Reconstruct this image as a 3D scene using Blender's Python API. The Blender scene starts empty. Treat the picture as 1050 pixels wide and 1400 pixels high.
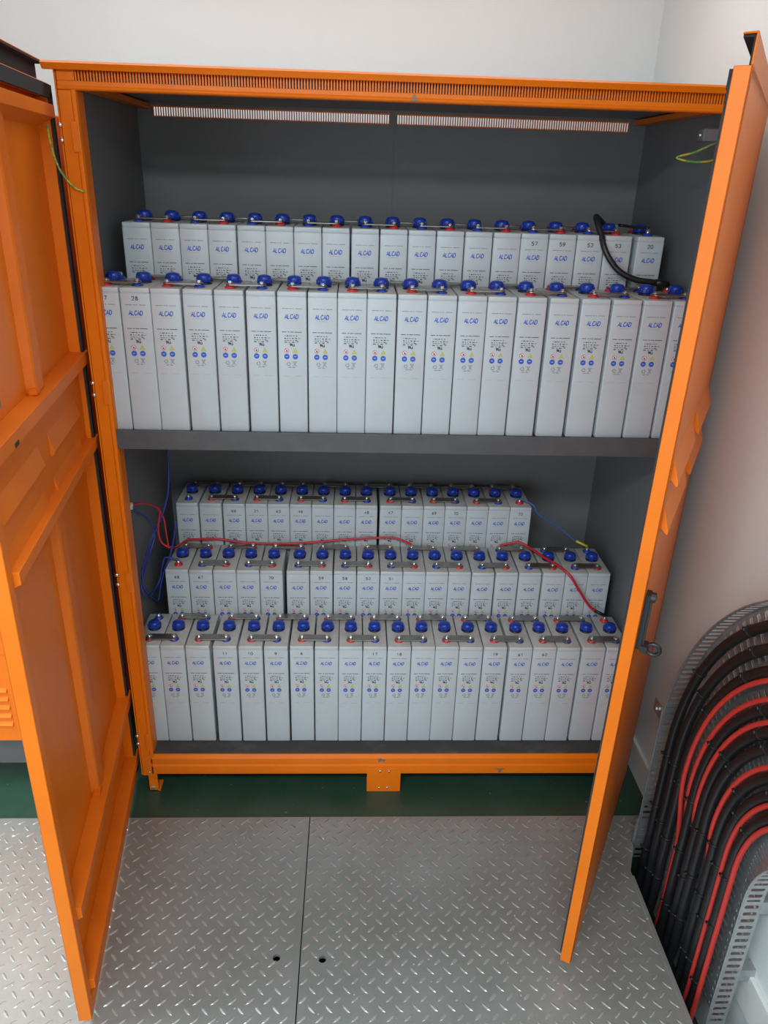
import bpy, bmesh, math, random
from mathutils import Matrix, Vector
random.seed(7)
S = bpy.context.scene
COL = S.collection

# ------------------------------------------------------------ camera
def cam_rot(rx, ry, rz):
    return Matrix.Rotation(rz, 3, 'Z') @ Matrix.Rotation(rx, 3, 'X') @ Matrix.Rotation(ry, 3, 'Y')
CAM = Vector((0.68208, -2.01527, 1.93261))
_R = cam_rot(-0.4146994, -0.0316893, -0.0472042)
right, fwd, up = _R @ Vector((1, 0, 0)), _R @ Vector((0, 1, 0)), _R @ Vector((0, 0, 1))
cd = bpy.data.cameras.new('camera')
cd.sensor_fit = 'VERTICAL'; cd.sensor_height = 24.0; cd.lens = 1046.94 / 1400 * 24.0
cd.clip_start = 0.02; cd.clip_end = 60
co = bpy.data.objects.new('camera', cd); COL.objects.link(co)
m = Matrix((right, up, -fwd)).transposed().to_4x4(); m.translation = CAM
co.matrix_world = m
S.camera = co

# ------------------------------------------------------------ light and exposure
S.view_settings.view_transform = 'Standard'
S.view_settings.look = 'None'
S.view_settings.gamma = 1.0
S.view_settings.use_curve_mapping = False
S.view_settings.exposure = 0.0
w = bpy.data.worlds.new('overcast_sky'); S.world = w; w.use_nodes = True
w.node_tree.nodes['Background'].inputs[0].default_value = (0.80, 0.90, 1.0, 1)
w.node_tree.nodes['Background'].inputs[1].default_value = 0.7

def area(name, loc, target, sx, sy, power, col):
    l = bpy.data.lights.new(name, 'AREA'); l.shape = 'RECTANGLE'; l.size = sx; l.size_y = sy
    l.energy = power; l.color = col
    o = bpy.data.objects.new(name, l); COL.objects.link(o)
    o.location = loc
    o.rotation_euler = (Vector(target) - Vector(loc)).to_track_quat('-Z', 'Y').to_euler()
    return o
# daylight through the open doorway in the wall behind the camera
area('doorway_daylight', (-1.1, -3.72, 1.40), (-0.6, 0.0, 1.25), 1.8, 2.1, 44, (0.70, 0.89, 1.0))
# ceiling lamp panel to the left of the cabinet
area('overhead_light', (-1.45, -0.75, 2.66), (-1.4, -0.75, 0.0), 1.2, 0.8, 52, (0.66, 0.92, 1.0)).data.spread = 1.95
area('added_fill_light', (0.45, -2.35, 2.68), (0.55, -2.1, 0.0), 1.3, 0.25, 54, (0.90, 0.97, 1.0))  # unseen overhead fill, added to lift the walls, floor and cells
# unseen light added above the cabinet roof to brighten the back wall
area('overhead_light', (0.55, 0.25, 2.69), (0.55, 0.26, 0.0), 1.9, 0.3, 9.3, (0.76, 0.95, 1.0))

# ------------------------------------------------------------ materials
def mat(name, col, rough=0.5, metal=0.0, noise=0.0, nscale=8.0, col2=None, bump=0.0, bscale=60.0, spec=None,
        lo=0.4, hi=0.65, rand=0.0):
    M = bpy.data.materials.new(name); M.use_nodes = True
    nt = M.node_tree; b = nt.nodes['Principled BSDF']
    b.inputs['Base Color'].default_value = (*col, 1); b.inputs['Roughness'].default_value = rough
    b.inputs['Metallic'].default_value = metal
    if spec is not None: b.inputs['Specular IOR Level'].default_value = spec
    tc = nt.nodes.new('ShaderNodeTexCoord')
    src = None
    if col2 is not None:
        n = nt.nodes.new('ShaderNodeTexNoise'); n.inputs['Scale'].default_value = nscale
        n.inputs['Detail'].default_value = 6; n.inputs['Roughness'].default_value = 0.65
        nt.links.new(tc.outputs['Object'], n.inputs['Vector'])
        if rand:
            oi = nt.nodes.new('ShaderNodeObjectInfo'); ad = nt.nodes.new('ShaderNodeVectorMath'); ad.operation = 'ADD'
            sc_ = nt.nodes.new('ShaderNodeMath'); sc_.operation = 'MULTIPLY'; sc_.inputs[1].default_value = 37.0
            nt.links.new(oi.outputs['Random'], sc_.inputs[0]); nt.links.new(tc.outputs['Object'], ad.inputs[0])
            nt.links.new(sc_.outputs[0], ad.inputs[1]); nt.links.new(ad.outputs[0], n.inputs['Vector'])
        r = nt.nodes.new('ShaderNodeValToRGB')
        r.color_ramp.elements[0].position = lo; r.color_ramp.elements[0].color = (*col, 1)
        r.color_ramp.elements[1].position = hi; r.color_ramp.elements[1].color = (*col2, 1)
        nt.links.new(n.outputs['Fac'], r.inputs['Fac']); src = r.outputs['Color']
        nt.links.new(src, b.inputs['Base Color'])
    if bump:
        n2 = nt.nodes.new('ShaderNodeTexNoise'); n2.inputs['Scale'].default_value = bscale; n2.inputs['Detail'].default_value = 4
        bp = nt.nodes.new('ShaderNodeBump'); bp.inputs['Strength'].default_value = bump; bp.inputs['Distance'].default_value = 0.002
        nt.links.new(tc.outputs['Object'], n2.inputs['Vector']); nt.links.new(n2.outputs['Fac'], bp.inputs['Height'])
        nt.links.new(bp.outputs['Normal'], b.inputs['Normal'])
    return M
M = dict(
    orange=mat('orange_powder_coat', (0.82, 0.180, 0.004), 0.40, col2=(0.77, 0.163, 0.003), nscale=5, bump=0.05, bscale=300, spec=.3),
    orange_in=mat('orange_inner_paint', (0.80, 0.175, 0.008), 0.48, col2=(0.73, 0.150, 0.006), nscale=4, bump=0.05, bscale=300, spec=.3),
    chip=mat('bare_chipped_steel', (0.16, 0.13, 0.11), 0.6, 0.3, col2=(0.30, 0.26, 0.22), nscale=200),
    dark=mat('dark_grey_liner', (0.165, 0.168, 0.175), 0.6, col2=(0.185, 0.187, 0.192), nscale=3),
    deck=mat('dusty_black_deck', (0.045, 0.043, 0.042), 0.7, col2=(0.10, 0.096, 0.09), nscale=14, lo=.5, hi=.8),
    shelf=mat('dark_grey_shelf', (0.075, 0.075, 0.08), 0.5, col2=(0.09, 0.09, 0.093), nscale=20),
    gasket_and_shade=mat('black_foam_gasket_and_shade', (0.022, 0.024, 0.028), 0.85),
    rubber=mat('black_rubber', (0.012, 0.012, 0.014), 0.42),
    blackpaint=mat('black_painted_metal', (0.015, 0.015, 0.017), 0.35),
    cell=mat('white_plastic_case', (0.50, 0.545, 0.575), 0.33, col2=(0.47, 0.49, 0.49), nscale=9, lo=.5, hi=.85, rand=1),
    lid=mat('dusty_plastic_lid', (0.58, 0.565, 0.53), 0.45, col2=(0.49, 0.475, 0.44), nscale=22, rand=1),
    cap=mat('blue_plastic_cap', (0.012, 0.045, 0.36), 0.3),
    capring=mat('dark_blue_cap_ring', (0.008, 0.014, 0.055), 0.4),
    red=mat('red_plastic', (0.62, 0.03, 0.035), 0.4),
    blue=mat('blue_plastic', (0.02, 0.06, 0.40), 0.4),
    nickel=mat('dull_nickel_bar', (0.36, 0.34, 0.31), 0.32, 0.9, col2=(0.29, 0.27, 0.245), nscale=60, rand=1),
    steel=mat('bright_zinc_bolt', (0.78, 0.78, 0.76), 0.25, 0.9),
    ink_blue=mat('blue_ink', (0.03, 0.10, 0.52), 0.5),
    ink_dark=mat('black_ink', (0.03, 0.03, 0.035), 0.6),
    ink_grey=mat('grey_ink', (0.25, 0.26, 0.28), 0.6),
    ink_red=mat('red_ink', (0.62, 0.10, 0.09), 0.6),
    ink_yellow=mat('olive_yellow_ink', (0.50, 0.50, 0.08), 0.6),
    ink_white=mat('white_ink', (0.75, 0.78, 0.82), 0.6),
    sticker=mat('white_paper_sticker', (0.75, 0.78, 0.80), 0.6),
    plate_doc=mat('worn_data_plate', (0.30, 0.25, 0.19), 0.5, 0.3, col2=(0.17, 0.15, 0.13), nscale=40),
    wall=mat('white_painted_wall', (0.79, 0.825, 0.82), 0.40, col2=(0.76, 0.795, 0.79), nscale=1.2, bump=0.04, bscale=90),
    ceil=mat('white_ceiling', (0.80, 0.80, 0.79), 0.6),
    base=mat('chipped_white_skirting', (0.72, 0.71, 0.69), 0.5, col2=(0.05, 0.05, 0.05), nscale=24, lo=.68, hi=.70),
    green=mat('green_floor_paint', (0.022, 0.060, 0.038), 0.34, col2=(0.034, 0.074, 0.052), nscale=7, bump=0.04, bscale=40),
    pit=mat('dark_trench_concrete', (0.03, 0.03, 0.03), 0.8, col2=(0.05, 0.05, 0.048), nscale=10),
    tread=mat('worn_steel_tread_plate', (0.37, 0.385, 0.37), 0.40, 0.5, col2=(0.30, 0.305, 0.285), nscale=3.5, lo=.35, hi=.7, bump=0.08, bscale=500),
    lug=mat('polished_steel_lug', (0.52, 0.535, 0.52), 0.30, 0.6, col2=(0.42, 0.43, 0.41), nscale=9),
    zinc=mat('galvanised_tray', (0.50, 0.52, 0.53), 0.36, 0.75, col2=(0.40, 0.42, 0.43), nscale=45),
    cable=mat('black_cable_sheath', (0.014, 0.014, 0.016), 0.38),
    cable_red=mat('red_cable_sheath', (0.62, 0.045, 0.035), 0.42),
    wire_blue=mat('blue_wire', (0.03, 0.05, 0.30), 0.45),
    wire_blue2=mat('light_blue_wire', (0.03, 0.12, 0.42), 0.45),
    wire_red=mat('red_wire', (0.55, 0.02, 0.03), 0.4),
    earth=mat('green_yellow_wire', (0.10, 0.32, 0.10), 0.45, col2=(0.48, 0.46, 0.05), nscale=60, lo=.48, hi=.52),
    yellow=mat('yellow_plastic', (0.70, 0.55, 0.03), 0.4),
    whiteplastic=mat('white_plastic_bush', (0.75, 0.75, 0.73), 0.4),
    greyblock=mat('grey_plastic_block', (0.14, 0.14, 0.15), 0.5),
)

# ------------------------------------------------------------ mesh helper
def add_specks(M_, col, scale, thr):
    nt = M_.node_tree; b = nt.nodes['Principled BSDF']; src = b.inputs['Base Color'].links[0].from_socket
    tc = nt.nodes.new('ShaderNodeTexCoord'); n = nt.nodes.new('ShaderNodeTexNoise'); n.inputs['Scale'].default_value = scale
    n.inputs['Detail'].default_value = 1.0
    gt = nt.nodes.new('ShaderNodeMath'); gt.operation = 'GREATER_THAN'; gt.inputs[1].default_value = thr
    mx = nt.nodes.new('ShaderNodeMix'); mx.data_type = 'RGBA'; mx.inputs['B'].default_value = (*col, 1)
    nt.links.new(tc.outputs['Object'], n.inputs['Vector']); nt.links.new(n.outputs['Fac'], gt.inputs[0])
    nt.links.new(gt.outputs[0], mx.inputs['Factor']); nt.links.new(src, mx.inputs['A']); nt.links.new(mx.outputs['Result'], b.inputs['Base Color'])
add_specks(M['tread'], (0.75, 0.75, 0.73), 70, 0.775)
add_specks(M['green'], (0.16, 0.18, 0.17), 45, 0.77)
class MB:
    def __init__(self, T=None): self.v = []; self.f = []; self.mi = []; self.sm = []; self.T = T
    def V(self, p):
        self.v.append(tuple(self.T(p)) if self.T else tuple(p)); return len(self.v) - 1
    def F(self, idx, mi=0, smooth=False): self.f.append(tuple(idx)); self.mi.append(mi); self.sm.append(smooth)
    def box(self, x0, x1, y0, y1, z0, z1, mi=0):
        i = [self.V(p) for p in ((x0,y0,z0),(x1,y0,z0),(x1,y1,z0),(x0,y1,z0),(x0,y0,z1),(x1,y0,z1),(x1,y1,z1),(x0,y1,z1))]
        for q in ((3,2,1,0),(4,5,6,7),(0,1,5,4),(1,2,6,5),(2,3,7,6),(3,0,4,7)): self.F([i[k] for k in q], mi)
        return self
    def prism(self, poly, a0, a1, axis=0, mi=0):
        # poly in the two remaining axes, extruded from a0 to a1 along axis
        def mk(a, p): return (a, p[0], p[1]) if axis == 0 else ((p[0], a, p[1]) if axis == 1 else (p[0], p[1], a))
        A = [self.V(mk(a0, p)) for p in poly]; B = [self.V(mk(a1, p)) for p in poly]; n = len(poly)
        self.F(A[::-1], mi); self.F(B, mi)
        for k in range(n): self.F((A[k], A[(k+1)%n], B[(k+1)%n], B[k]), mi)
        return self
    def lathe(self, prof, c=(0,0,0), seg=16, mi=0, axis='z', smooth=True):
        rings = []
        for r, h in prof:
            ring = []
            for k in range(seg):
                a = 2*math.pi*k/seg; x, y = r*math.cos(a), r*math.sin(a)
                p = (x, y, h) if axis == 'z' else ((x, -h, y) if axis == 'y' else (h, x, y))
                ring.append(self.V((c[0]+p[0], c[1]+p[1], c[2]+p[2])))
            rings.append(ring)
        for a, b in zip(rings, rings[1:]):
            for k in range(seg): self.F((a[k], a[(k+1)%seg], b[(k+1)%seg], b[k]), mi, smooth)
        self.F(rings[0][::-1], mi); self.F(rings[-1], mi)
        return self
    def tube(self, pts, r, seg=8, mi=0):
        P = [Vector(p) for p in pts]; rings = []; t = (P[1]-P[0]).normalized()
        n = t.orthogonal().normalized()
        for k, p in enumerate(P):
            t2 = ((P[min(k+1, len(P)-1)] - P[max(k-1, 0)])).normalized()
            n = (n - t2*n.dot(t2)).normalized(); b = t2.cross(n)
            rings.append([self.V(p + (n*math.cos(2*math.pi*j/seg) + b*math.sin(2*math.pi*j/seg))*r) for j in range(seg)])
        for a, b in zip(rings, rings[1:]):
            for j in range(seg): self.F((a[j], a[(j+1)%seg], b[(j+1)%seg], b[j]), mi, True)
        self.F(rings[0][::-1], mi); self.F(rings[-1], mi)
        return self
    def mesh(self, name, mats, bevel=0, segs=2):
        me = bpy.data.meshes.new(name); me.from_pydata(self.v, [], self.f)
        for mm in mats: me.materials.append(M[mm])
        for p, mi, sm in zip(me.polygons, self.mi, self.sm): p.material_index = mi; p.use_smooth = sm
        bm = bmesh.new(); bm.from_mesh(me)
        bmesh.ops.recalc_face_normals(bm, faces=bm.faces)
        if bevel: bmesh.ops.bevel(bm, geom=list(bm.edges), offset=bevel, segments=segs, profile=0.5, affect='EDGES', clamp_overlap=True)
        bm.to_mesh(me); bm.free()
        if bevel:
            for p in me.polygons: p.use_smooth = False
        return me

def spline(ctrl, n=8):
    P = [Vector(c) for c in ctrl]; P = [P[0]*2-P[1]] + P + [P[-1]*2-P[-2]]; out = []
    for i in range(1, len(P)-2):
        for k in range(n):
            t = k/n; a, b, c, d = P[i-1], P[i], P[i+1], P[i+2]
            out.append(0.5*((2*b)+(c-a)*t+(2*a-5*b+4*c-d)*t*t+(3*b-a-3*c+d)*t**3))
    out.append(P[-2]); return out

# object helpers -------------------------------------------------
WORLD = {}            # object -> world translation of its local space
def obj(name, me, parent=None, loc=(0,0,0)):
    o = bpy.data.objects.new(name, me); COL.objects.link(o); o.location = loc
    if parent is not None: o.parent = parent
    return o
def thing(name, label, cat, loc, group=None):
    o = bpy.data.objects.new(name, None); COL.objects.link(o); o.location = loc; o.empty_display_size = 0.05
    o['label'] = label; o['category'] = cat
    if group: o['group'] = group
    return o
def tag(o, label, cat, group=None):
    o['label'] = label; o['category'] = cat
    if group: o['group'] = group
    return o
def wpart(name, mb, mats, parent, bevel=0, label=None, segs=2):
    """part given in world coordinates under an Empty (offset by its location) or under another such part"""
    o = obj(name, mb.mesh(name, mats if isinstance(mats, (list, tuple)) else [mats], bevel, segs), parent)
    if parent is not None and parent.type == 'EMPTY': o.location = -Vector(parent.location)
    if label: o['label'] = label
    return o
def structure(name, mb, mats, bevel=0):
    o = obj(name, mb.mesh(name, mats if isinstance(mats, (list, tuple)) else [mats], bevel)); o['kind'] = 'structure'; return o

GLY = {
 'A': [[(0,0),(.5,1),(1,0)],[(.2,.34),(.8,.34)]], 'L': [[(0,1),(0,0),(.85,0)]],
 'C': [[(1,.82),(.78,1),(.3,1),(.04,.75),(.04,.25),(.3,0),(.78,0),(1,.18)]],
 'D': [[(0,0),(0,1),(.55,1),(.95,.75),(.95,.25),(.55,0),(0,0)]],
 'R': [[(0,0),(0,1),(.65,1),(.9,.78),(.65,.52),(0,.52)],[(.5,.52),(.95,0)]], 'U': [[(0,1),(0,.25),(.25,0),(.7,0),(.95,.25),(.95,1)]],
 '0': [[(.25,0),(0,.25),(0,.75),(.25,1),(.65,1),(.9,.75),(.9,.25),(.65,0),(.25,0)]], '1': [[(.15,.75),(.5,1),(.5,0)]],
 '2': [[(0,.78),(.22,1),(.68,1),(.9,.75),(.85,.55),(0,0),(.95,0)]], '3': [[(0,.85),(.3,1),(.7,1),(.88,.77),(.62,.53),(.35,.53)],[(.62,.53),(.92,.28),(.7,0),(.3,0),(0,.15)]],
 '4': [[(.7,0),(.7,1),(0,.3),(.95,.3)]], '5': [[(.88,1),(.12,1),(.06,.55),(.6,.6),(.9,.35),(.65,0),(.25,0),(0,.15)]],
 '6': [[(.8,.95),(.35,.85),(.03,.4),(.2,0),(.65,0),(.9,.28),(.65,.55),(.15,.45)]], '7': [[(0,1),(.92,1),(.35,0)]],
 '8': [[(.45,.54),(.1,.77),(.3,1),(.62,1),(.84,.77),(.45,.54),(.02,.26),(.25,0),(.68,0),(.92,.26),(.45,.54)]],
 '9': [[(.1,.05),(.55,.15),(.87,.6),(.7,1),(.25,1),(0,.72),(.25,.45),(.75,.55)]]}
def text_mesh(txt, size, bold=0.0, shear=0.0, name='txt'):
    """flat lettering from thick strokes, centred; size = cap height, bold = stroke width"""
    V = []; F = []; cw = .74; gap = .19 if len(txt) > 2 else .27; tot = len(txt)*cw+(len(txt)-1)*gap; lw = bold/size
    for n, ch in enumerate(txt):
        ox = n*(cw+gap)-tot/2
        for line in GLY[ch]:
            pts = [(ox+x*cw, y-.5) for x, y in line]; L = []; Rr = []
            for k, p in enumerate(pts):
                a = pts[max(k-1, 0)]; b = pts[min(k+1, len(pts)-1)]
                if line[0] == line[-1] and k in (0, len(pts)-1): a, b = pts[-2], pts[1]
                def nn_(u_, v_): d = math.hypot(v_[0]-u_[0], v_[1]-u_[1]) or 1; return (-(v_[1]-u_[1])/d, (v_[0]-u_[0])/d)
                n1 = nn_(a, p) if a != p else nn_(p, b); n2 = nn_(p, b) if b != p else n1
                mx, my = n1[0]+n2[0], n1[1]+n2[1]; ml = math.hypot(mx, my) or 1; mx /= ml; my /= ml
                sc_ = min(1/max(mx*n1[0]+my*n1[1], .35), 1.6)*lw/2
                L.append((p[0]+mx*sc_, p[1]+my*sc_)); Rr.append((p[0]-mx*sc_, p[1]-my*sc_))
            b0 = len(V)
            for q in L+Rr: V.append(Vector(((q[0]+shear*q[1])*size, q[1]*size, 0)))
            m_ = len(L)
            for k in range(m_-1): F.append((b0+k, b0+k+1, b0+m_+k+1, b0+m_+k))
    return V, F

# ------------------------------------------------------------ the room
WX, BY, CZ, LX, FY = 1.71, 0.985, 2.72, -3.0, -3.75     # right wall, back wall, ceiling, left wall, front wall
structure('wall_back', MB().box(LX-.1, WX+.1, BY, BY+.1, -.3, CZ), 'wall')
structure('wall_right', MB().box(WX, WX+.1, FY, BY, -.3, CZ), 'wall')
structure('wall_left', MB().box(LX-.1, LX, FY, BY, -.3, CZ), 'wall')
structure('wall_front', MB().box(LX-.1, -2.05, FY-.1, FY, -.3, CZ).box(-.15, WX+.1, FY-.1, FY, -.3, CZ).box(-2.05, -.15, FY-.1, FY, 2.5, CZ), 'wall')
structure('ceiling', MB().box(LX-.1, WX+.1, FY-.1, BY+.1, CZ, CZ+.1), 'ceil')
EY = -0.118        # edge of the tread plates
fl = structure('floor', MB().box(LX, WX, EY, BY, -.30, 0), 'green')
structure('floor_trench', MB().box(LX, WX, FY, EY, -.36, -.30), 'pit')
structure('baseboard_right', MB().box(WX-.012, WX, -1.5, BY, 0.0, .115), 'base', bevel=.002)

# tread plates with lugs and lifting holes
def holed(outer, holes, z0, z1):
    cu = bpy.data.curves.new('pl', 'CURVE'); cu.dimensions = '2D'; cu.fill_mode = 'BOTH'; cu.extrude = (z1-z0)/2
    for poly in [outer]+holes:
        sp = cu.splines.new('POLY'); sp.points.add(len(poly)-1); sp.use_cyclic_u = True
        for pt, p in zip(sp.points, poly): pt.co = (p[0], p[1], 0, 1)
    o = bpy.data.objects.new('pl', cu); COL.objects.link(o); bpy.context.view_layer.update()
    me = bpy.data.meshes.new_from_object(o.evaluated_get(bpy.context.evaluated_depsgraph_get()))
    me.transform(Matrix.Translation((0, 0, (z0+z1)/2)))
    bpy.data.objects.remove(o); bpy.data.curves.remove(cu)
    return me
def circ(x, y, r, n=14): return [(x+r*math.cos(2*math.pi*k/n), y+r*math.sin(2*math.pi*k/n)) for k in range(n)]
PT = 0.004          # plate top
def inside(p, poly):
    c = False
    for (x0, y0), (x1, y1) in zip(poly, poly[1:]+poly[:1]):
        if (y0 > p[1]) != (y1 > p[1]) and p[0] < (x1-x0)*(p[1]-y0)/(y1-y0)+x0: c = not c
    return c
HOLES = [(.498, -.611), (.621, -.617)]
def tread_plate(poly, hole, xr):
    me = holed(poly, [circ(*hole, .0105)], -.006, PT); me.name = 'checker_plate'; me.materials.clear(); me.materials.append(M['tread'])
    o = obj('checker_plate', me, fl)
    o['label'] = 'steel checker plate with raised lugs and one round lifting hole'
    mb = MB()
    for j in range(-2, 34):
        for i in range(int(xr[0]/.0443)-2, int(xr[1]/.0443)+3):
            for kind in (0, 1):
                cx = .598 + (i-13+.5*kind)*.0443; cy = -.112 - (j+.5*kind)*.0492
                if cy < -1.72: continue
                a = math.radians(-47 if kind == 0 else 43)
                ca, sa = math.cos(a), math.sin(a)
                L, Wd, H = .0150, .0046, .0016
                pts = [(-L, 0, 0), (-L*.45, -Wd*.85, 0), (L*.45, -Wd*.85, 0), (L, 0, 0), (L*.45, Wd*.85, 0), (-L*.45, Wd*.85, 0), (-L*.55, 0, H), (L*.55, 0, H)]
                W2 = [(cx+x*ca-y*sa, cy+x*sa+y*ca, PT+z) for x, y, z in pts]
                if not all(inside(q, poly) for q in W2[:6]): continue
                if any(math.hypot(cx-h[0], cy-h[1]) < .02 for h in HOLES): continue
                ix = [mb.V(q) for q in W2]
                for q in ((0,1,6),(1,2,7,6),(2,3,7),(3,4,7),(4,5,6,7),(5,0,6)): mb.F([ix[k] for k in q])
    lg = obj('tread_lugs', mb.mesh('tread_lugs', ['lug']), o); lg['kind'] = 'stuff'
    lg['label'] = 'raised lozenge lugs of the checker plate'
PY = FY + .02
tread_plate([(-2.95, PY), (.5595, PY), (.5595, EY-.002), (-2.95, EY-.002)], HOLES[0], (-1.2, .56))
tread_plate([(.5625, PY), (1.55, PY), (1.552, -.34), (1.592, -.25), (1.592, -.222), (1.705, -.222), (1.705, EY-.002), (.5625, EY-.002)], HOLES[1], (.5, 1.71))
structure('trim_1', MB().box(1.545, 1.556, PY, -.36, -.05, PT+.003), 'tread', bevel=.001)

# ------------------------------------------------------------ the cabinet
W = 1.612
cab = thing('battery_cabinet', 'tall orange steel battery cabinet with both doors open', 'cabinet', (W/2, .35, 0))
P = lambda name, mb, mats, bevel=0, label=None, parent=None: wpart(name, mb, mats, parent or cab, bevel, label)
P('roof', MB().box(-.012, W+.012, -.002, .72, 2.135, 2.145)
   .prism([(-.022, 2.141), (-.014, 2.129), (0, 2.129), (0, 2.146), (-.016, 2.146)], -.025, W+.025, 0), 'orange')
P('roof_liner', MB().box(.005, W-.005, .03, .694, 2.118, 2.124), 'dark', label='dark inner lining under the roof')
tb = P('top_rail', MB().box(0, W, 0, .028, 2.089, 2.108).box(0, .04, 0, .028, 2.108, 2.135).box(W-.04, W, 0, .028, 2.108, 2.135)
   .prism([(-.004, 2.093), (0, 2.089), (.004, 2.089), (.004, 2.099), (0, 2.099)], 0, W), 'orange', bevel=.0015)
mb = MB(); n = 224
for k in range(n):
    x = .04 + (W-.08)*(k+.5)/n; mb.box(x-.0019, x+.0019, .002, .006, 2.106, 2.131)
vg = P('vent_grille', mb, 'orange', label='row of narrow vertical ventilation slots', parent=tb); vg['kind'] = 'stuff'
for sx in (0, 1):
    X = (lambda x: x) if sx == 0 else (lambda x: W-x)
    q = lambda a, b: (min(X(a), X(b)), max(X(a), X(b)))
    mb = MB()
    mb.box(*q(0, .034), 0, .030, 0.07, 2.0885); mb.box(*q(.030, .040), .012, .055, .14, 2.0885)
    c = X(.034); mb.prism([(c+.0065*math.cos(2*math.pi*k/10), .003+.0065*math.sin(2*math.pi*k/10)) for k in range(10)], .15, 2.09, 2)
    po = P('corner_post', mb, 'orange')
    for z in (2.005, 1.395, .82, .225):
        hb = MB(T=None)
        x0, x1 = q(.012, .034)
        kn = MB().box(*q(.022, .036), -.006, .002, z-.045, z+.02); h = wpart('hinge_slot', kn, 'orange_in', po, .001)
        for dz in (.012, -.02):
            wpart('hinge_bolt', MB().lathe([(.0001, 0), (.006, 0), (.0055, .003), (.003, .005), (.0001, .0055)], (X(-.004) if sx == 0 else W+.004, -.0005, z+dz), 10, axis='y'), 'steel', po)
    P('side_panel', MB().box(*q(-.006, -.002), .002, .715, .07, 2.135), 'orange')
    P('side_liner', MB().box(*q(-.002, .0005), .03, .70, .10, 2.12), 'dark')
    P('roof_side_rail', MB().box(*q(.010, .044), .04, .69, 2.099, 2.113), 'orange_in')
    P('foot', MB().box(*q(.010, .044), .002, .008, 0, .09).box(*q(.010, .05), .002, .05, 0, .006).box(*q(.010, .016), .002, .06, 0, .09), 'orange', bevel=.001)
    wpart('bolt', MB().lathe([(.0001, 0), (.008, 0), (.008, .004), (.005, .006), (.0001, .006)], (X(.027), .002, .018), 6, axis='y', smooth=False), 'steel', cab)
    wpart('bolt', MB().lathe([(.0001, 0), (.004, 0), (.003, .003), (.0001, .003)], (X(.022), 0, .085), 8, axis='y'), 'steel', cab)
# bottom rail with a groove
P('bottom_rail', MB().prism([(.002, .074), (0, .078), (0, .108), (.006, .112), (.006, .118), (0, .122), (0, .140), (.008, .152), (.055, .155), (.055, .074)], .03, W-.03), 'orange')
cf = P('foot', MB().box(.748, .862, -.003, .004, .006, .098).box(.748, .862, -.003, .06, 0, .006), 'orange', bevel=.001)
for x, z in ((.792, .088), (.822, .088), (.790, .016), (.818, .016)):
    wpart('bolt', MB().lathe([(.0001, 0), (.0045, 0), (.004, .002), (.0001, .002)], (x, -.003, z), 8, axis='y'), 'steel', cf)
# chips of missing paint
def chip(c, pts):
    wpart('paint_chip', MB().prism([(c[0]+a, c[1]+b) for a, b in pts], c[2]-.0006, c[2]+.001, 1), 'chip', cab, label='small chip of bare metal in the orange paint')
chip((.795, .132, -.0002), [(-.012, .006), (-.004, .009), (.004, .004), (.016, .003), (.01, -.004), (-.002, -.003), (-.010, -.007)])
chip((1.199, .090, -.0002), [(-.022, .009), (0, .006), (.018, .008), (.006, .001), (.004, -.010), (-.004, -.009), (-.005, .001)])
chip((.817, 2.094, -.0045), [(-.004, .004), (0, .012), (.003, .003), (.012, -.002), (-.008, -.003)])
# inner floor, tiers, shelf, back
P('base_deck', MB().box(.0, W, .055, .70, .135, .162).box(.03, W-.03, .012, .056, .150, .1615), 'deck')
P('tier_step', MB().box(.01, W-.01, .262, .70, .162, .3275), 'dark')
P('tier_step', MB().box(.01, W-.01, .4615, .70, .3275, .484), 'dark')
P('shelf', MB().box(.0, W, .008, .70, 1.226, 1.270).box(.0, W, .004, .012, 1.222, 1.276), 'shelf', bevel=.001)
P('tier_step', MB().box(.01, W-.01, .2275, .60, 1.270, 1.415), 'dark')
GX = [(.050, .788), (.812, 1.556)]; GZ = (2.081, 2.106)
bk = P('back_panel', MB().box(0, W, .70, .706, .10, GZ[0]).box(0, W, .70, .706, GZ[1], 2.135).box(0, GX[0][0], .70, .706, *GZ)
   .box(GX[0][1], GX[1][0], .70, .706, *GZ).box(GX[1][1], W, .70, .706, *GZ), 'dark')
for a, b in GX:
    mb = MB(); n = 96
    for k in range(n+1):
        x = a + (b-a)*k/n; mb.box(x-.0016, x+.0016, .701, .705, *GZ)
    mb.box(a-.004, b+.004, .698, .7, GZ[1], GZ[1]+.004); mb.box(a-.004, b+.004, .698, .7, GZ[0]-.003, GZ[0])
    wpart('vent_grille', mb, 'orange_in', bk, label='slotted vent opening showing the bright wall behind')['kind'] = 'stuff'
wpart('panel_seam', MB().box(.803, .806, .697, .700, 1.27, 2.07), 'dark', bk)

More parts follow.
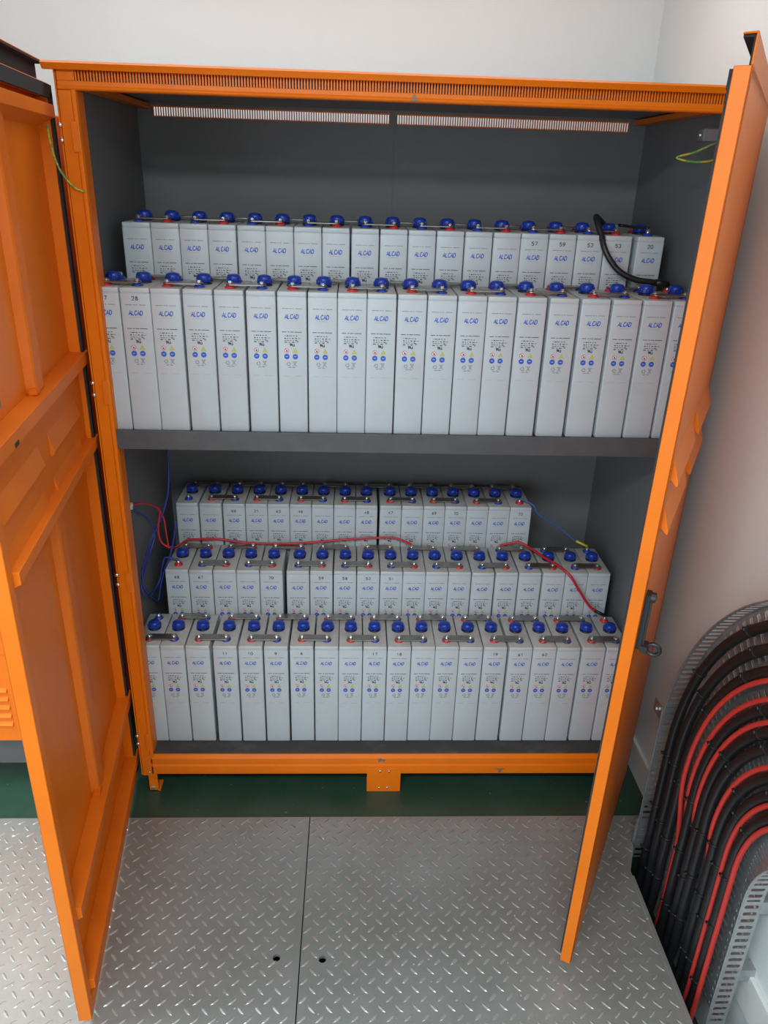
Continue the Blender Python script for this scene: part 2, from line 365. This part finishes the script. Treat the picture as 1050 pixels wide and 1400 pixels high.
# ------------------------------------------------------------ cabinet doors (local: s from hinge to free edge, n towards the inside, z)
def door(hinge, e, nrm, DW, lab, lean, o, D, edge_seal, rp):
    T = lambda p: (hinge[0]+e[0]*p[0]+nrm[0]*(p[1]-lean*(p[2]-1)), hinge[1]+e[1]*p[0]+nrm[1]*(p[1]-lean*(p[2]-1)), p[2])
    B = lambda: MB(T)
    ZB, ZT = .042, 2.104
    skin = B().box(0, DW, -D, -D+.003, ZB, ZT).box(0, DW, -D, -D+.003, ZT, 2.150)
    skin.prism([(-D, 2.147), (-.004, 2.146), (-.004, 2.1485), (-D, 2.150)], 0, DW)
    skin.box(0, .036, -D, 0, ZB, ZT).box(DW-.028, DW, -D, 0, ZB, ZT)
    skin.box(.036, DW-.028, -D, 0, ZT-.030, ZT).box(.036, DW-.028, -D, 0, ZB, ZB+.035)
    d = wpart('door', skin, 'orange', cab, .0012, label=lab, segs=1)
    g = B().box(.006, .030, 0, .006, ZB+.03, ZT-.02).box(.006, DW-.006, 0, .006, ZT-.032, ZT-.004)
    if edge_seal: g.box(DW-.012, DW-.002, 0, .004, ZB+.03, ZT-.02)
    g.box(.004, DW-.006, -D+.003, -D+.006, ZT+.001, 2.146).box(.004, DW-.006, -D+.006, -.005, 2.1425, 2.1455)  # dark lining paints in the shade under the top flange
    wpart('gasket_and_shade', g, 'gasket_and_shade', d, label='black foam sealing strip with dark lining as painted shade under the top flange')
    for z0, z1 in ((1.452, 1.484), (1.222, 1.250), (.352, .384), (.112, .142), (2.030, 2.058)):
        wpart('stiffener_rail', B().prism([(-D+.003, z0-.018), (rp-.006, z0), (rp, z0+.002), (rp, z1), (-D+.003, z1+.004)], -.004 if z0 < 2 else .03, DW-.03), 'orange_in', d, .0012)
    # pressed panel between the middle rails
    wpart('louver_panel', B().box(.036, DW-.028, -D+.003, -D+.018, 1.250, 1.452), 'orange_in', d)
    for z in (1.388, 1.284):
        for s0, s1 in ((.080+o, .370+o), (.455+o, .765+o)):
            mb = B()                                     # hood: wedge standing out of the skin, open towards the ground
            mb.prism([(-D, z+.060), (-D-.016, z+.008), (-D-.016, z), (-D-.013, z), (-D, z+.012)], s0, s1)
            wpart('louver', mb, 'orange', d, .001)
            mb = B(); mb.prism([(-D+.018, z-.002), (-D+.018, z-.056), (-D+.026, z-.054), (-D+.029, z-.046)], s0, s1)
            wpart('louver_lip', mb, 'orange_in', d, .001)
    for z0, z1 in ((1.488, 2.030), (.388, 1.206)):
        wpart('stiffener_rib', B().prism([(a+o, b) for a, b in ((.338, -D+.003), (.346, -.010), (.352, -.007), (.402, -.007), (.408, -.010), (.416, -D+.003))], z0, z1, 2), 'orange_in', d)
        wpart('rib_tab', B().box(.395+o, .425+o, -.02, -.004, z0, z0+.012), 'orange_in', d)
    return d, T
u = lambda a, b: (a/math.hypot(a, b), b/math.hypot(a, b))
eL = u(.1245, -.992); nL = (-eL[1], eL[0])
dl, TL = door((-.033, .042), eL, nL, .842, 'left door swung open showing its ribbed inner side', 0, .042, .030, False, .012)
wpart('data_plate', MB(TL).box(.640, .757, -.027, -.023, 1.512, 1.598), 'plate_doc', dl, label='small worn brown data plate')
wpart('latch_slot', MB(TL).box(.690, .714, .0122, .0135, 1.456, 1.464), 'gasket_and_shade', dl)
th = math.radians(61.58)
eR = (-math.cos(th), -math.sin(th)); nR = (-math.sin(th), math.cos(th))
hR = (1.668 + nR[0]*.027, .040 + nR[1]*.027)
dr, TR = door(hR, eR, nR, .810, 'right door half open showing its free edge and louvered outside', .010, 0, .027, True, -.001)
hd = MB(TR)
hd.box(.757, .785, -.037, -.0265, 1.018, 1.150)
hd.box(.763, .779, -.042, -.037, 1.025, 1.14); hd.lathe([(.0001, 0), (.011, 0), (.011, .010), (.0001, .012)], (.771, -.037, 1.142), 12, axis='y')
handle = wpart('handle', hd, 'blackpaint', dr, .0015, label='black swing handle')
eye = MB(TR)
eye.box(.757, .785, -.050, -.037, 1.012, 1.028)
ring = [(.771+.0, -.062+.014*math.cos(2*math.pi*k/16), 1.019+.013*math.sin(2*math.pi*k/16)) for k in range(17)]
eye.tube(ring, .0045, 8)
wpart('padlock_eye', eye, 'blackpaint', handle)

# ------------------------------------------------------------ battery cells
CW, CD, CH = .0766, .196, .380
def cell_meshes():
    H = CW/2
    body = MB().box(-H, H, 0, CD, 0, CH-.0125).mesh('case', ['cell'], .0035, 3)
    for p in body.polygons: p.use_smooth = True
    lid = MB().box(-H+.0006, H-.0006, .0006, CD-.0006, CH-.014, CH).mesh('lid', ['lid', 'cell'], .0028, 2)
    for p in lid.polygons:
        p.use_smooth = True; p.material_index = 0 if p.normal.z > .8 else 1
    rim = MB().box(-H+.002, H-.002, -.0008, .004, CH-.0145, CH-.0125).mesh('lid_rim', ['cell'], .0005, 1)
    cap = MB().lathe([(.0165, 0), (.0190, .004), (.0190, .015), (.0175, .020), (.013, .0225), (.006, .0240), (.0001, .0245)], seg=16)
    for k in range(6):
        a = 2*math.pi*k/6; x, y = .0185*math.cos(a), .0185*math.sin(a)
        cap.lathe([(.0032, .002), (.0032, .012), (.002, .0145), (.0001, .015)], (x, y, 0), 6)
    cap.box(-.004, .004, -.023, -.015, .004, .013)
    cap = cap.mesh('vent_cap', ['cap'])
    base = MB().lathe([(.021, 0), (.021, .0035), (.0175, .005), (.0001, .005)], seg=16).mesh('cap_ring', ['capring'])
    term = MB().lathe([(.0055, 0), (.0055, .0165), (.0001, .0165)], seg=10)
    term.lathe([(.0085, .0122), (.0085, .0132), (.0001, .0133)], seg=12)
    term.lathe([(.0058, .0132), (.0058, .0172), (.0045, .0182), (.0001, .0182)], seg=6, smooth=False)
    term = term.mesh('terminal', ['steel'])
    wash = {}
    for c in ('red', 'blue'):
        wash[c] = MB().lathe([(.0145, 0), (.0145, .003), (.011, .0045), (.011, .0078), (.0001, .008)], seg=16).mesh('terminal_ring', [c])
    # brand lettering and printed panel, flat print on the case
    Vt, Ft = text_mesh('ALCAD', .0106, .0025, .16)
    br = MB()
    xs = [v.x for v in Vt]; kx = .0375/(max(xs)-min(xs))
    for f in Ft: pass
    ids = [br.V((v.x*kx-.001, -.0005, v.y+.3165)) for v in Vt]
    for f in Ft: br.F([ids[k] for k in f])
    me = bpy.data.meshes.new('brand_lettering'); me.from_pydata(br.v, [], br.f); me.materials.append(M['ink_blue'])
    pr = MB(); Y0, Y1 = -.0005, .0003
    def bar(x0, x1, z, h, mi): pr.box(x0, x1, Y0, Y1, z-h/2, z+h/2, mi)
    for x0, x1 in ((-.026, -.008), (-.006, -.001), (.001, .005), (.009, .026)): bar(x0, x1, .3370, .0016, 1)
    for x0, x1 in ((-.027, -.015), (-.012, -.007), (-.005, .004), (.006, .025)): bar(x0, x1, .2765, .0015, 0)
    bar(-.016, .014, .3055, .0010, 5)
    rr = random.Random(3)
    for z in (.2665, .2600, .2545, .2495):        # small print far too fine to read
        x = -.021
        while x < (.016 if z > .255 else .008):
            L = rr.uniform(.002, .007); bar(x, x+L, z, .0022, 1 if rr.random() < .55 else 0); x += L+rr.uniform(.0012, .004)
    pr.lathe([(.0028, 0), (.0028, .0006), (.0001, .0007)], (.0135, 0, .2515), 8, 1, 'y')
    # component mark: mirrored slanted R and U
    for ch, dx, mir in (('R', -.0035, -1), ('U', .0035, 1)):
        v2, f2 = text_mesh(ch, .0062, .0020, 0)
        ii = [pr.V((mir*v.x+dx-.001+(v.y*-.25), -.0005, v.y+.2425)) for v in v2]
        for f in f2: pr.F([ii[k] for k in f], 0)
    pr.lathe([(.0062, 0), (.0062, .0005), (.0001, .0005)], (-.0155, 0, .2275), 16, 2, 'y')       # prohibition disc
    pr.lathe([(.0048, 0), (.0048, .0008), (.0001, .0008)], (-.0155, 0, .2275), 16, 4, 'y')
    pr.prism([(-.0185, .2255), (-.0145, .2305), (-.0125, .2265), (-.0150, .2240)], -.0010, 0, 1, 0)
    pr.prism([(-.0197, .2310), (-.0187, .2322), (-.0113, .2240), (-.0123, .2228)], -.0011, 0, 1, 2)
    pr.prism([(-.0005, .2215), (.0145, .2215), (.0070, .2345)], Y0, Y1, 1, 3)                       # warning triangle
    pr.prism([(.0055, .2235), (.0085, .2235), (.0078, .2290), (.0062, .2290)], -.0008, 0, 1, 5)
    for x in (-.0155, .0070):
        pr.lathe([(.0072, 0), (.0072, .0006), (.0001, .0006)], (x, 0, .2115), 18, 6, 'y')
        pr.box(x-.003, x+.003, -.0009, 0, .2112, .2122, 4)
    for k in range(3):                                                                          # recycling arrows
        a0 = math.radians(90+120*k); a1 = math.radians(90+120*(k+1)); c = (-.011, .1915)
        p0 = (c[0]+.0075*math.cos(a0), c[1]+.0075*math.sin(a0)); p1 = (c[0]+.0075*math.cos(a1), c[1]+.0075*math.sin(a1))
        q0 = (p0[0]*.75+p1[0]*.25, p0[1]*.75+p1[1]*.25); q1 = (p0[0]*.15+p1[0]*.85, p0[1]*.15+p1[1]*.85)
        dx, dz = q1[0]-q0[0], q1[1]-q0[1]; L = math.hypot(dx, dz); nx, nz = -dz/L*.0011, dx/L*.0011
        pr.prism([(q0[0]-nx, q0[1]-nz), (q1[0]-nx, q1[1]-nz), (q1[0]+nx, q1[1]+nz), (q0[0]+nx, q0[1]+nz)], Y0, Y1, 1, 1)
    for a, b in (((.000, .1985), (.011, .1850)), ((.011, .1985), (.000, .1850))):                 # crossed-out bin
        dx, dz = b[0]-a[0], b[1]-a[1]; L = math.hypot(dx, dz); nx, nz = -dz/L*.0006, dx/L*.0006
        pr.prism([(a[0]-nx, a[1]-nz), (b[0]-nx, b[1]-nz), (b[0]+nx, b[1]+nz), (a[0]+nx, a[1]+nz)], Y0, Y1, 1, 1)
    pr.prism([(.003, .1865), (.008, .1865), (.009, .1965), (.002, .1965)], -.0004, 0, 1, 5); bar(.001, .010, .1975, .0012, 1)
    for x0, x1 in ((-.012, -.004), (-.002, .006)): bar(x0, x1, .1825, .0020, 1)
    for x0, x1 in ((-.027, -.010), (.004, .024)): bar(x0, x1, .1590, .0012, 5)
    prm = bpy.data.meshes.new('printed_label'); prm.from_pydata(pr.v, [], pr.f)
    for k in ('ink_dark', 'ink_grey', 'ink_red', 'ink_yellow', 'ink_white', 'ink_faint', 'ink_blue'): prm.materials.append(M[k])
    for p, mi in zip(prm.polygons, pr.mi): p.material_index = mi
    return dict(case=body, lid=lid, lid_rim=rim, vent_cap=cap, cap_ring=base, terminal=term, wash=wash, brand=me, label=prm)
M['ink_faint'] = mat('faint_grey_ink', (0.42, 0.43, 0.44), 0.6)
CM = cell_meshes()
NUM = {}
def num_mesh(t):
    if t not in NUM:
        V, F = text_mesh(t, .0090, .0018); me = bpy.data.meshes.new('number_marking')
        me.from_pydata([(v.x, -.0005, v.y+.3535) for v in V], [], F); me.materials.append(M['ink_dark']); NUM[t] = me
    return NUM[t]
ORD = ['first', 'second', 'third', 'fourth', 'fifth', 'sixth', 'seventh', 'eighth', 'ninth', 'tenth', 'eleventh', 'twelfth', 'thirteenth',
       'fourteenth', 'fifteenth', 'sixteenth', 'seventeenth', 'eighteenth', 'nineteenth', 'twentieth']
YF, YV, YR = .038, .106, .166           # front terminal, vent, rear terminal (depth on the lid)
def relax(xs):
    xs = list(xs)
    for _ in range(200):
        for i in range(len(xs)-1):
            d = CW+.0008-(xs[i+1]-xs[i])
            if d > 0: xs[i] -= d/2; xs[i+1] += d/2
    return xs
LINK = {}
def link_mesh(L, faces=None):
    key = round(L, 3)
    if key not in LINK:
        r = .0165; pts = []
        for k in range(7): a = -math.pi/2 + math.pi*k/6; pts.append((key/2 + .0115*math.cos(a), r*math.sin(a)))
        for k in range(7): a = math.pi/2 + math.pi*k/6; pts.append((-key/2 + .0115*math.cos(a), r*math.sin(a)))
        LINK[key] = MB().prism(pts, 0, .0032, 2).mesh('bar', ['nickel'], .0006, 1)
    return LINK[key]
CELLS = {}
def row(key, where, lefts, y, z, front_even, front_pairs, rear_pairs, numbers):
    lefts = relax(lefts); cs = []
    for i, x in enumerate(lefts):
        jy = random.uniform(-.0008, .0012)
        t = thing('battery_cell', '', 'battery cell', (x+.0005+CW/2, y+jy+.001, z), where)
        nm = numbers.get(i)
        last = 'rightmost' if i == len(lefts)-1 else ORD[i]+' from left'
        t['label'] = 'white battery cell%s, %s, %s' % (' marked '+nm if nm else '', last, where)
        t.rotation_euler.z = random.uniform(-.004, .004)
        obj('case', CM['case'], t); obj('lid', CM['lid'], t); obj('lid_rim', CM['lid_rim'], t)
        c = obj('vent_cap', CM['vent_cap'], t, (0, YV, CH+.004)); c.rotation_euler.z = random.uniform(-.6, .6)
        obj('cap_ring', CM['cap_ring'], t, (0, YV, CH))
        fc = front_even if i % 2 == 0 else ('blue' if front_even == 'red' else 'red')
        rc = 'blue' if fc == 'red' else 'red'
        for yy, cc in ((YF, fc), (YR, rc)):
            te = obj('terminal', CM['terminal'], t, (0, yy, CH)); obj('terminal_ring', CM['wash'][cc], te)
        obj('brand_lettering', CM['brand'], t)['kind'] = 'stuff'; obj('printed_label', CM['label'], t)['kind'] = 'stuff'
        if nm: obj('number_marking', num_mesh(nm), t)['kind'] = 'stuff'
        cs.append(t)
    bpy.context.view_layer.update()
    for pairs, yy, side in ((front_pairs, YF, 'front'), (rear_pairs, YR, 'rear')):
        for a, b in pairs:
            pa = cs[a].matrix_world @ Vector((0, yy, CH+.0082)); pb = cs[b].matrix_world @ Vector((0, yy, CH+.0082))
            d = pb-pa; o = obj('link_bar', link_mesh(d.length), None, (pa+pb)/2)
            o.rotation_euler.z = math.atan2(d.y, d.x)
            tag(o, 'nickel link bar joining %s terminals of %s and %s cells, %s' % (side, ORD[a], ORD[b], where), 'link bar', 'link bars of the '+where)
    CELLS[key] = cs
ev = lambda a, n: [(k, k+1) for k in range(a, n-1, 2)]
uf = [.0025, .0815, .1589, .2408, .321, .403, .483, .5634, .6393, .7175, .7972, .8759, .955, 1.0333, 1.1135, 1.1978, 1.2825, 1.3659, 1.4478, 1.5306]
ub = [.0488, .1252, .2028, .2776, .3597, .4371, .5147, .5925, .6736, .753, .8316, .9105, .9897, 1.0691, 1.1467, 1.2256, 1.3047, 1.3841, 1.4756]
lf = [.0015, .0793, .159, .2459, .327, .4083, .4905, .5706, .6483, .7267, .8054, .8837, .9611, 1.0389, 1.1185, 1.2015, 1.2807, 1.3593, 1.4425, 1.523]
lm = [.0644, .1435, .2231, .2995, .3784, .4674, .5463, .6264, .7049, .7837, .8609, .938, 1.0161, 1.0956, 1.177, 1.2577, 1.3398, 1.4191, 1.495]
lb = [.070, .1512, .2327, .3115, .3879, .4671, .5421, .6213, .699, .784, .8652, .9421, 1.0186, 1.093, 1.1684, 1.2446]
row('uf', 'upper shelf front row', uf, .027, 1.270, 'red', ev(0, 20), ev(1, 20), {0: '27', 1: '28'})
row('ub', 'upper shelf back row', ub, .2285, 1.415, 'blue', ev(0, 18), ev(1, 18), {14: '57', 15: '59', 16: '52', 17: '53', 18: '20'})
row('lf', 'lower shelf front row', lf, .061, .162, 'red', ev(0, 20), ev(1, 20), {3: '11', 4: '10', 5: '9', 6: '6', 9: '17', 10: '18', 14: '19', 15: '61', 16: '62'})
row('lm', 'lower shelf middle row', lm, .2625, .3275, 'red', ev(1, 20), ev(0, 19), {0: '68', 1: '67', 4: '70', 6: '59', 7: '58', 8: '52', 9: '51'})
row('lb', 'lower shelf back row', lb, .4625, .484, 'blue', ev(1, 16), ev(0, 17), {2: '66', 3: '21', 4: '63', 5: '46', 8: '48', 9: '47', 11: '69', 12: '70', 15: '72'})

# ------------------------------------------------------------ cables inside the cabinet
def cable(name, pts, r, material, label, cat='cable', seg=8, n=8, lugs=()):
    path = spline(pts, n)
    t = thing(name, label, cat, tuple(path[0]))
    wpart('sheath', MB().tube(path, r, seg), material, t)
    for (k, ln, rr, mm, nm) in lugs:
        a = path[k]; b = path[k+ (ln if k >= 0 else -ln)]
        wpart(nm, MB().tube([a, b], rr, 8), mm, t)
    return t
def term(key, i, yy, dz=.02): return tuple(CELLS[key][i].matrix_world @ Vector((0, yy, CH+dz)))
cable('red_cable', [(.075, .30, .774), (.082, .38, .735), (.105, .44, .732), (.142, .44, .736), (.219, .44, .738), (.321, .44, .7245), (.476, .44, .7235), (.658, .44, .741), (.814, .44, .751), (.87, .435, .742), term('lm', 10, YR, .022)],
      .0042, 'wire_red', 'red cable lying along the back edge of the middle row of cells')
cable('red_cable', [term('lm', 14, YR, .021), (1.250, .430, .738), (1.285, .425, .745), (1.32, .40, .735), (1.36, .345, .726), (1.40, .285, .722), (1.432, .253, .700), (1.468, .247, .648), (1.515, .243, .585), term('lf', 19, YR, .022)],
      .0046, 'wire_red', 'red cable draped over the right end of the middle row of cells', lugs=((-1, 6, .006, 'rubber', 'cable_lug'),))
cable('blue_wire', [term('lb', 15, YF, .02), (1.333, .475, .868), (1.351, .468, .838), (1.43, .455, .792), (1.487, .44, .750), term('lm', 18, YR, .022)],
      .0026, 'wire_blue2', 'light blue wire from the back row down to the middle row end', lugs=((-1, 7, .0045, 'yellow', 'wire_lug'),))
cable('black_cable', [term('ub', 17, YR, .022), (1.385, .33, 1.835), (1.362, .27, 1.838), (1.372, .235, 1.795), (1.385, .212, 1.752), (1.422, .2, 1.707), (1.471, .19, 1.684), (1.522, .186, 1.678), term('uf', 19, YR, .022)],
      .0085, 'cable', 'thick black cable looping from the back to the front row, upper shelf', seg=10, lugs=((-1, 7, .0098, 'rubber', 'cable_lug'),))
cable('black_lead', [term('ub', 18, YF, .021), (1.49, .30, 1.815), (1.455, .34, 1.818), term('ub', 17, YF, .024)], .004, 'cable', 'short black lead on the rightmost back cell of the upper shelf')
bu = thing('cable_bushing', 'white plastic cable bushing on the left inner side wall', 'bushing', (.0006, .155, .985))
obj('bush', MB().lathe([(.0145, 0), (.0145, .004), (.011, .006), (.011, .016), (.0001, .016)], (0, 0, 0), 16, axis='x').mesh('bush', ['whiteplastic']), bu)
cable('red_wire', [(.014, .158, .988), (.03, .22, .968), (.05, .28, .930), (.058, .30, .905), (.050, .30, .862), (.047, .30, .822), (.055, .30, .790), (.075, .30, .774)], .0032, 'wire_red', 'red wire hanging from the white bushing at the left')
cable('red_wire', [(.058, .305, .905), (.068, .305, .87), (.071, .305, .82), (.074, .305, .774)], .0028, 'wire_red', 'short red wire drop beside the left end of the cells')
cable('blue_wire', [(.014, .152, .982), (.016, .22, .935), (.022, .28, .89), (.030, .30, .850), (.030, .30, .805), (.019, .262, .760), (.018, .185, .735), (.018, .145, .70), (.018, .175, .655), (.022, .24, .632), (.034, .30, .645), (.048, .30, .70), (.062, .30, .735), term('lm', 0, YF, .02)],
      .0030, 'wire_blue', 'blue wire looping from the white bushing down to the middle row')
cable('blue_wire', [(.100, .30, 1.222), (.101, .30, 1.15), (.099, .30, 1.06), (.093, .30, .99), (.080, .30, .935), (.058, .30, .876), (.026, .30, .812), (.017, .225, .772), (.016, .172, .735), (.017, .180, .68), (.020, .25, .61), (.026, .29, .575), (.036, .30, .625), (.056, .30, .69), (.075, .30, .735), (.094, .30, .80), (.107, .30, .872)],
      .0030, 'wire_blue', 'long blue wire hanging down from the upper shelf at the left')
cable('earth_wire', [(-.026, -.022, 2.016), (-.025, -.022, 1.986), (-.019, -.022, 1.948), (-.007, -.022, 1.915), (.014, -.014, 1.885), (.036, -.006, 1.874)], .0026, 'earth', 'green and yellow earth wire at the left door hinge')
cable('earth_wire', [(1.572, .045, 2.03), (1.545, .035, 2.019), (1.513, .03, 2.005), (1.470, .03, 1.992), (1.508, .03, 1.984), (1.545, .03, 1.985), (1.572, .045, 1.99)], .0026, 'earth', 'green and yellow earth wire loop behind the right door edge')
sw = thing('door_switch', 'small dark grey switch block at the upper right of the opening', 'switch', (1.55, .05, 2.03))
obj('switch_body', MB().box(-.022, .022, -.018, .018, 0, .028).mesh('switch_body', ['greyblock'], .002, 1), sw)
obj('switch_plunger', MB().lathe([(.004, -.026), (.004, -.017)], (0, 0, .014), 8, axis='x').mesh('switch_plunger', ['steel']), sw)

# ------------------------------------------------------------ neighbouring cabinet at the left
nb = thing('equipment_cabinet', 'second orange cabinet partly seen left of the open left door', 'cabinet', (-.75, .35, 0))
NX0, NX1 = -1.45, -.10
wpart('body', MB().box(NX0, NX1, 0, .70, .215, 2.05), 'orange', nb, .004)
wpart('plinth', MB().box(NX0+.05, NX1-.05, .14, .62, 0, .215), 'dark', nb)
for c0 in (-.455, -.90):
    for k in range(5):
        wpart('louver', MB().prism([(0, .424-.0325*k), (-.008, .412-.0325*k), (-.007, .409-.0325*k), (0, .407-.0325*k)], c0, c0+.064, 0), 'orange', nb, .0012)
wpart('sticker', MB().box(-.60, -.411, -.0008, .001, .445, .535), 'sticker', nb, label='white paper sticker')
for x in (NX0+.02, (NX0+NX1)/2): wpart('door_panel', MB().box(x, x+(NX1-NX0)/2-.04, -.004, 0, .55, 2.00), 'orange', nb, .002)

# ------------------------------------------------------------ cable tray on the right wall
YC, ZC, RO, RI = -1.06, .42, .83, .272       # bend centre and radii in the wall plane
XB, XR = 1.648, 1.600                          # tray bed and rim of its side rails
def onpath(l, R):       # l along the run (0 at the floor end); radius R selects the lane
    V0 = .48
    if l < V0: return (YC+R, ZC-V0+l)
    a = (l-V0)/.60      # nominal radius for the bend
    if a < math.pi/2: return (YC+R*math.cos(a), ZC+R*math.sin(a))
    return (YC-(a-math.pi/2)*.60, ZC+R)
LT = .48 + .60*math.pi/2 + .55
tray = thing('cable_tray', 'perforated galvanised cable tray bending along the right wall', 'cable tray', (XB, YC+.5, 0))
bed = MB()
def slotcell(mb, corners, sl, keep):
    # corners: function (a,b in 0..1) -> point ; slot with cut corners inside
    O = [mb.V(corners(a, b)) for a, b in ((0,0),(1,0),(1,1),(0,1))]
    if not keep: mb.F(O); return
    a0, a1, b0, b1, c = sl
    I = [(a0, b0+c), (a0+c*.4, b0), (a1-c*.4, b0), (a1, b0+c), (a1, b1-c), (a1-c*.4, b1), (a0+c*.4, b1), (a0, b1-c)]
    I = [mb.V(corners(a, b)) for a, b in I]
    mb.F((O[0], O[1], I[2], I[1])); mb.F((O[1], O[2], I[4], I[3])); mb.F((O[2], O[3], I[6], I[5])); mb.F((O[3], O[0], I[0], I[7]))
    mb.F((O[0], I[1], I[0])); mb.F((O[1], I[3], I[2])); mb.F((O[2], I[5], I[4])); mb.F((O[3], I[7], I[6]))
NL, NR = int(LT/.026), 13
for i in range(NL):
    for j in range(NR):
        def cf_(a, b, i=i, j=j):
            l = (i+b)*LT/NL; R = RI+(j+a)*(RO-RI)/NR; y, z = onpath(l, R); return (XB, y, z)
        s = .0 if i % 2 == 0 else .0
        slotcell(bed, cf_, (.16, .80, .30, .72, .12), (j + i) % 2 == 0 or True)
bo = wpart('tray_bed', bed, 'zinc', tray)
md = bo.modifiers.new('s', 'SOLIDIFY'); md.thickness = .0016; md.offset = 0
for R, nm in ((RO, 'far'), (RI, 'near')):
    rail = MB(); scale = R/.60
    pts_l = []; l = 0.0
    while l < LT:
        pts_l.append(l); bend = .48 < l < .48+.6*math.pi/2
        l += .0225/(max(scale, .4) if bend else 1.0)
    pts_l.append(LT)
    for l0, l1 in zip(pts_l, pts_l[1:]):
        def cf2(a, b, l0=l0, l1=l1):
            y, z = onpath(l0+(l1-l0)*b, R); return (XB+(XR-XB)*a, y, z)
        slotcell(rail, cf2, (.15, .84, .22, .70, .12), True)
    lip = [(XR, *onpath(l, R)) for l in pts_l]
    ro = wpart('side_rail', rail, 'zinc', tray)
    md = ro.modifiers.new('s', 'SOLIDIFY'); md.thickness = .0016; md.offset = 0
    wpart('rolled_lip', MB().tube(lip, .0022, 6), 'zinc', ro)
cl = wpart('wall_clip', MB().box(XR-.004, WX-.002, YC+RO+.001, YC+RO+.004, .49, .535).box(XR-.004, XR-.001, YC+RO-.004, YC+RO+.05, .49, .535), 'zinc', tray, .0005)
wpart('bolt', MB().lathe([(.007, 0), (.007, .006), (.0001, .007)], (XR-.012, YC+RO+.024, .512), 6, axis='x', smooth=False), 'steel', cl)
wpart('joint_plate', MB().box(XR-.006, XB, YC+RO+.0012, YC+RO+.0032, -.02, .10), 'zinc', tray, .0005)
for zz in (.10, .34):
    for yy in (.30, .74): wpart('standoff_bracket', MB().box(XB+.001, WX-.001, YC+yy, YC+yy+.03, zz, zz+.04), 'zinc', tray)

BL = [.779, .729, .681, .599, .550, .517, .456, .420, .374]
RD = {2: .664, 3: .619, 4: .571, 6: .475, 7: .399, 8: .361}
NAMES = ['outermost', 'second', 'third', 'fourth', 'fifth', 'sixth', 'seventh', 'eighth', 'innermost']
rnd = random.Random(5)
def lane(Rf, x, wob, r):
    out = []
    for k in range(49):
        l = LT*k/48; y, z = onpath(l, Rf(l) + wob*math.sin(l*5.0+wob*900)); out.append((x, y, z))
    y0, z0 = onpath(0, Rf(0)); return [(x-.012, y0-.004, -.26), (x-.006, y0-.002, -.15)] + out
def ties(t, R, r, x, ls):
    for l in ls:
        y, z = onpath(l, R); y2, z2 = onpath(l+.01, R); d = Vector((0, y2-y, z2-z)).normalized()
        c = Vector((x, y, z)); mb = MB(); mb.tube([c-d*.0028, c+d*.0028], r+.0022, 12)
        side = d.cross(Vector((1, 0, 0))); hd_ = c + Vector((-r-.003, 0, 0)) + side*.004
        mb.tube([hd_-side*.005, hd_+side*.006], .0034, 6)
        wpart('cable_tie', mb, 'rubber', t)
RR_ = .0066
XK = XB-.0008-.0135-2*RR_-.001                    # black cables lie over the thin red ones
for k, R in enumerate(BL):
    r = .0135; x = XK
    t = thing('power_cable', '%s black power cable in the wall cable tray' % (NAMES[k] if k in (0, 8) else NAMES[k]+' from the outside,'), 'cable', (x, YC+R, 0), 'black cables in the tray')
    wpart('sheath', MB().tube(lane(lambda l: R, x, .0008, r), r, 10), 'cable', t)
    ties(t, R, r, x, [.06+rnd.uniform(0, .06)+q for q in (0, .17, .36, .62, .86, 1.1)])
def smooth(a, b, x): t = min(max((x-a)/(b-a), 0), 1); return t*t*(3-2*t)
def lane3(Rf, xf, r):
    out = []
    for k in range(61):
        l = LT*k/60; y, z = onpath(l, Rf(l)); out.append((xf(l), y, z))
    return [(out[0][0]-.006, out[0][1]-.003, -.26), (out[0][0]-.003, out[0][1]-.001, -.15)] + out
for k in RD:
    R = BL[k] + (.0208 if k in (3, 4, 6) else -.0208); x = XK
    if k >= 7: xf = lambda l: XK-.004
    else: xf = lambda l: XB-.001-RR_ + (XK-.006-(XB-.001-RR_))*smooth(.22, .50, l)
    t = thing('red_power_cable', 'red power cable running beside the %s black cable in the tray' % (NAMES[k] if k == 8 else NAMES[k]+' outermost'), 'cable', (x, YC+R, 0), 'red cables in the tray')
    wpart('sheath', MB().tube(lane3(lambda l, R=R: R, xf, RR_), RR_, 10), 'cable_red', t)
